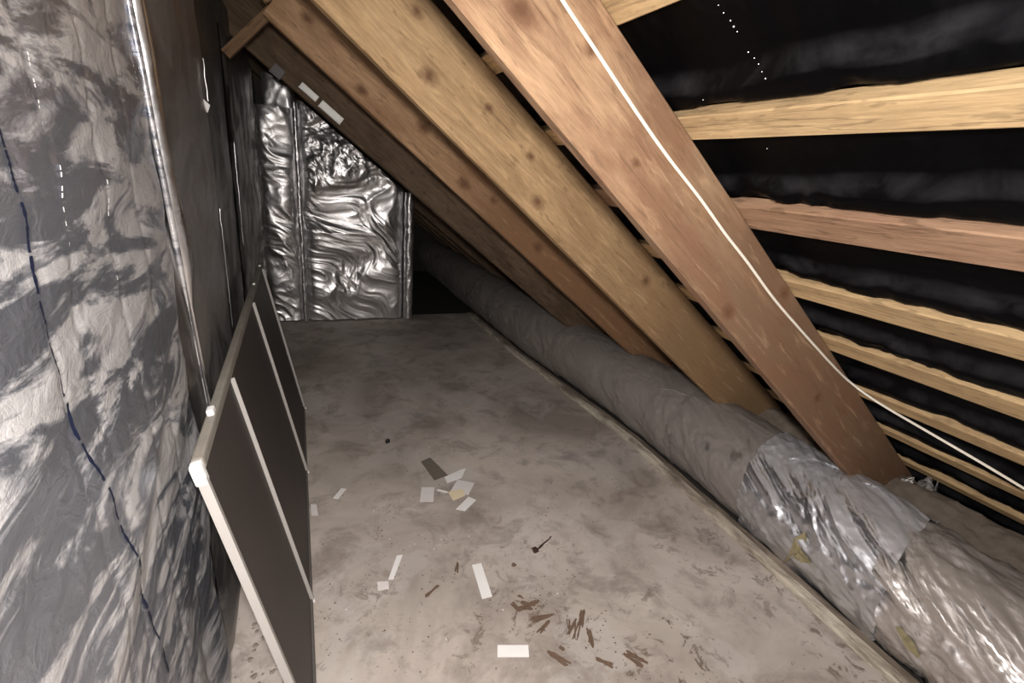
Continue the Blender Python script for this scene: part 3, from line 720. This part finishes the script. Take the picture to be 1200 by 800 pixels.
# rusty nail with a clod
def stick(pix0, pix1, r, m, name, label, seed, cat='splinter', z=.004, group=None, taper=.6):
    a, b_ = fl(*pix0), fl(*pix1); c = (a+b_)/2; a = a-c; b_ = b_-c; n = 7; rn = random.Random(seed)
    pts = []; rs = []
    for i in range(n):
        t = i/(n-1); p = a.lerp(b_, t)+Vector((rn.uniform(-1, 1), rn.uniform(-1, 1), 0))*r*.35; p.z = z; pts.append(p); rs.append(r*(1-abs(t-.4)*taper)*rn.uniform(.75, 1.15))
    o = tube(name, pts, r, m, None, 6, rs)
    for v in o.data.vertices: v.co.z = z*.9+(v.co.z-z)*.55
    for p in o.data.polygons: p.use_smooth = False
    zmin = min(v.co.z for v in o.data.vertices)
    for v in o.data.vertices: v.co.z += -zmin
    o.location = (c.x, c.y, .0004); tag(o, label, cat, group); return o
def clod(pix, r, m, name, label, seed, cat='debris', flat=.6, group=None):
    bm = bmesh.new(); bmesh.ops.create_icosphere(bm, subdivisions=2, radius=r)
    for v in bm.verts:
        v.co *= 1+.5*mnoise.noise(v.co*(1.4/r)+Vector((seed, 0, 0))); v.co.z *= flat
    zm = min(v.co.z for v in bm.verts)
    for v in bm.verts: v.co.z -= zm
    o = bm_obj(name, bm, None, m); p = fl(*pix); o.location = (p.x, p.y, .0003); tag(o, label, cat, group); return o
nail = empty('rusty_nail', fl(634, 640)); tag(nail, 'rusty bent nail with a lump at its head, right of the middle strip', 'nail')
o = stick((629, 645), (646, 629), .0040, M_rust, 'shank', 'x', 5); 
def adopt(o, par):
    for k in ('label', 'category', 'group'):
        if k in o: del o[k]
    w_ = o.location.copy(); o.parent = par; o.location = w_-par.location
adopt(o, nail)
o = clod((627, 646), .013, M_rust, 'lump', 'x', 3); adopt(o, nail)
clod((454, 519), .012, M_blackbit, 'black_nut', 'small black cube-like nut alone on the far floor', 1, 'nut', .9)
clod((602, 663), .008, M_splint, 'dark_crumb', 'dark crumb between the middle strip and the rusty nail', 2, 'crumb')
cr = [((600, 706), (609, 718), .006), ((606, 714), (633, 704), .009), ((608, 708), (628, 712), .011), ((606, 697), (614, 701), .005),
      ((622, 728), (648, 719), .007), ((628, 742), (645, 727), .006), ((665, 745), (675, 724), .010), ((674, 752), (678, 728), .007), ((682, 714), (683, 738), .009),
      ((690, 736), (694, 760), .009), ((640, 763), (668, 781), .008), ((696, 772), (722, 783), .007), ((730, 763), (758, 781), .010), ((497, 700), (514, 686), .008), ((533, 672), (536, 659), .006), ((663, 722), (668, 742), .006), ((655, 757), (662, 762), .008)]
lb = ['thin bark splinter at the left of the top bark patch', 'broad splinter across the top bark patch', 'flat slab of the top bark patch', 'tiny chip above the top bark patch',
      'splinter just below the top bark patch', 'slanting twig below the top bark patch', 'thick splinter at the left of the upright bunch', 'slim splinter inside the upright bunch', 'upright splinter, highest of the bunch',
      'upright splinter at the right of the bunch', 'long ragged splinter below the bunch, right of the bottom card', 'flat splinter at the bottom between two ragged ones', 'ragged splinter, rightmost on the floor',
      'pale brown wood chip left of the middle strip', 'thin upright splinter left of the middle strip', 'thin splinter beside the thick one of the bunch', 'stubby chip beneath the bunch']
def slab(pix0, pix1, r, label, seed):
    a, b_ = fl(*pix0), fl(*pix1); c = (a+b_)/2; d = (b_-a); L = d.length; d.normalize(); nrm = Vector((-d.y, d.x, 0)); rn = random.Random(seed)
    bm = bmesh.new()
    for st_ in range(rn.choice((2, 3, 3, 4))):
        off = rn.uniform(-1, 1)*r*.8; l0, l1 = -L/2*rn.uniform(.6, 1), L/2*rn.uniform(.55, 1); wd = r*rn.uniform(.25, .6); sk = rn.uniform(-.18, .18); z0 = .0002+st_*.0011; th = rn.uniform(.0012, .003)
        n = 7; up, lo = [], []
        for k in range(n):
            t = k/(n-1); x = l0+(l1-l0)*t; w1 = wd*rn.uniform(.6, 1.2)*(.55 if k in (0, n-1) else 1)
            p = d*x+nrm*(off+sk*x)
            e1 = p+nrm*w1; e2 = p-nrm*w1; z = z0+abs(x)*.02*rn.random()
            up.append([bm.verts.new((e1.x, e1.y, z+th)), bm.verts.new((e2.x, e2.y, z+th*rn.uniform(.5, 1)))]); lo.append([bm.verts.new((e1.x, e1.y, z0)), bm.verts.new((e2.x, e2.y, z0))])
        for k in range(n-1):
            for q in ((up[k][0], up[k+1][0], up[k+1][1], up[k][1]), (lo[k][0], lo[k][1], lo[k+1][1], lo[k+1][0]), (up[k][0], lo[k][0], lo[k+1][0], up[k+1][0]), (up[k][1], up[k+1][1], lo[k+1][1], lo[k][1])): bm.faces.new(q)
        bm.faces.new((up[0][0], up[0][1], lo[0][1], lo[0][0])); bm.faces.new((up[-1][0], lo[-1][0], lo[-1][1], up[-1][1]))
    bmesh.ops.recalc_face_normals(bm, faces=bm.faces)
    o = bm_obj('wood_splinter', bm, None, M_splint); o.location = (c.x, c.y, .0004); tag(o, label, 'splinter', 'rotten wood splinters on the near floor')
for i, (a, b_, r) in enumerate(cr): slab(a, b_, r*1.15, lb[i], 40+i)
# crumbs nobody could count
bm = bmesh.new(); rn = random.Random(21)
def crumb(bm, x, y, r, z=0):
    g = bmesh.ops.create_icosphere(bm, subdivisions=1, radius=r)['verts']
    for v in g:
        v.co = Vector((v.co.x*rn.uniform(.6, 1.4), v.co.y*rn.uniform(.6, 1.4), abs(v.co.z)*.6))+Vector((x, y, z))
hot = [((650, 730), .14, 45), ((615, 705), .05, 40), ((510, 580), .12, 30), ((425, 630), .07, 30), ((480, 670), .08, 20), ((410, 740), .14, 45), ((470, 770), .12, 30), ((730, 770), .08, 30), ((560, 600), .5, 80), ((800, 700), .3, 60), ((690, 740), .06, 40)]
for (p, sg, n) in hot:
    c = fl(*p)
    for _ in range(n):
        x, y = rn.gauss(c.x, sg), rn.gauss(c.y, sg)
        if -.0 < x < 1.5: crumb(bm, x, y, rn.choice((.0010, .0012, .0016, .002, .003)))
o = bm_obj('floor_crumbs', bm, None, M_splint); o['kind'] = 'stuff'; tag(o, 'dark crumbs and grit scattered over the floor', 'debris')
bm = bmesh.new()
for _ in range(60):
    c = fl(*rn.choice([(490, 660), (520, 560), (700, 757), (470, 620), (560, 740), (560, 560)])); x, y = rn.gauss(c.x, .12), rn.gauss(c.y, .12)
    if .03 < x < 1.45: crumb(bm, x, y, rn.choice((.0012, .0018, .0026)))
o = bm_obj('plaster_crumbs', bm, None, M_paper); o['kind'] = 'stuff'; tag(o, 'white plaster crumbs sprinkled on the floor', 'debris')
# rubble in the gap between blanket and panel
bm = bmesh.new()
for _ in range(160):
    crumb(bm, rn.uniform(-.185, -.05), rn.uniform(.75, 1.5), rn.uniform(.003, .010))
o = bm_obj('rubble', bm, None, plain('pale_rubble', (.30, .25, .21), .9, 0, .5, 60, .5)); o['kind'] = 'stuff'; tag(o, 'pale rubble and grit in the gap behind the leaning panel', 'debris')
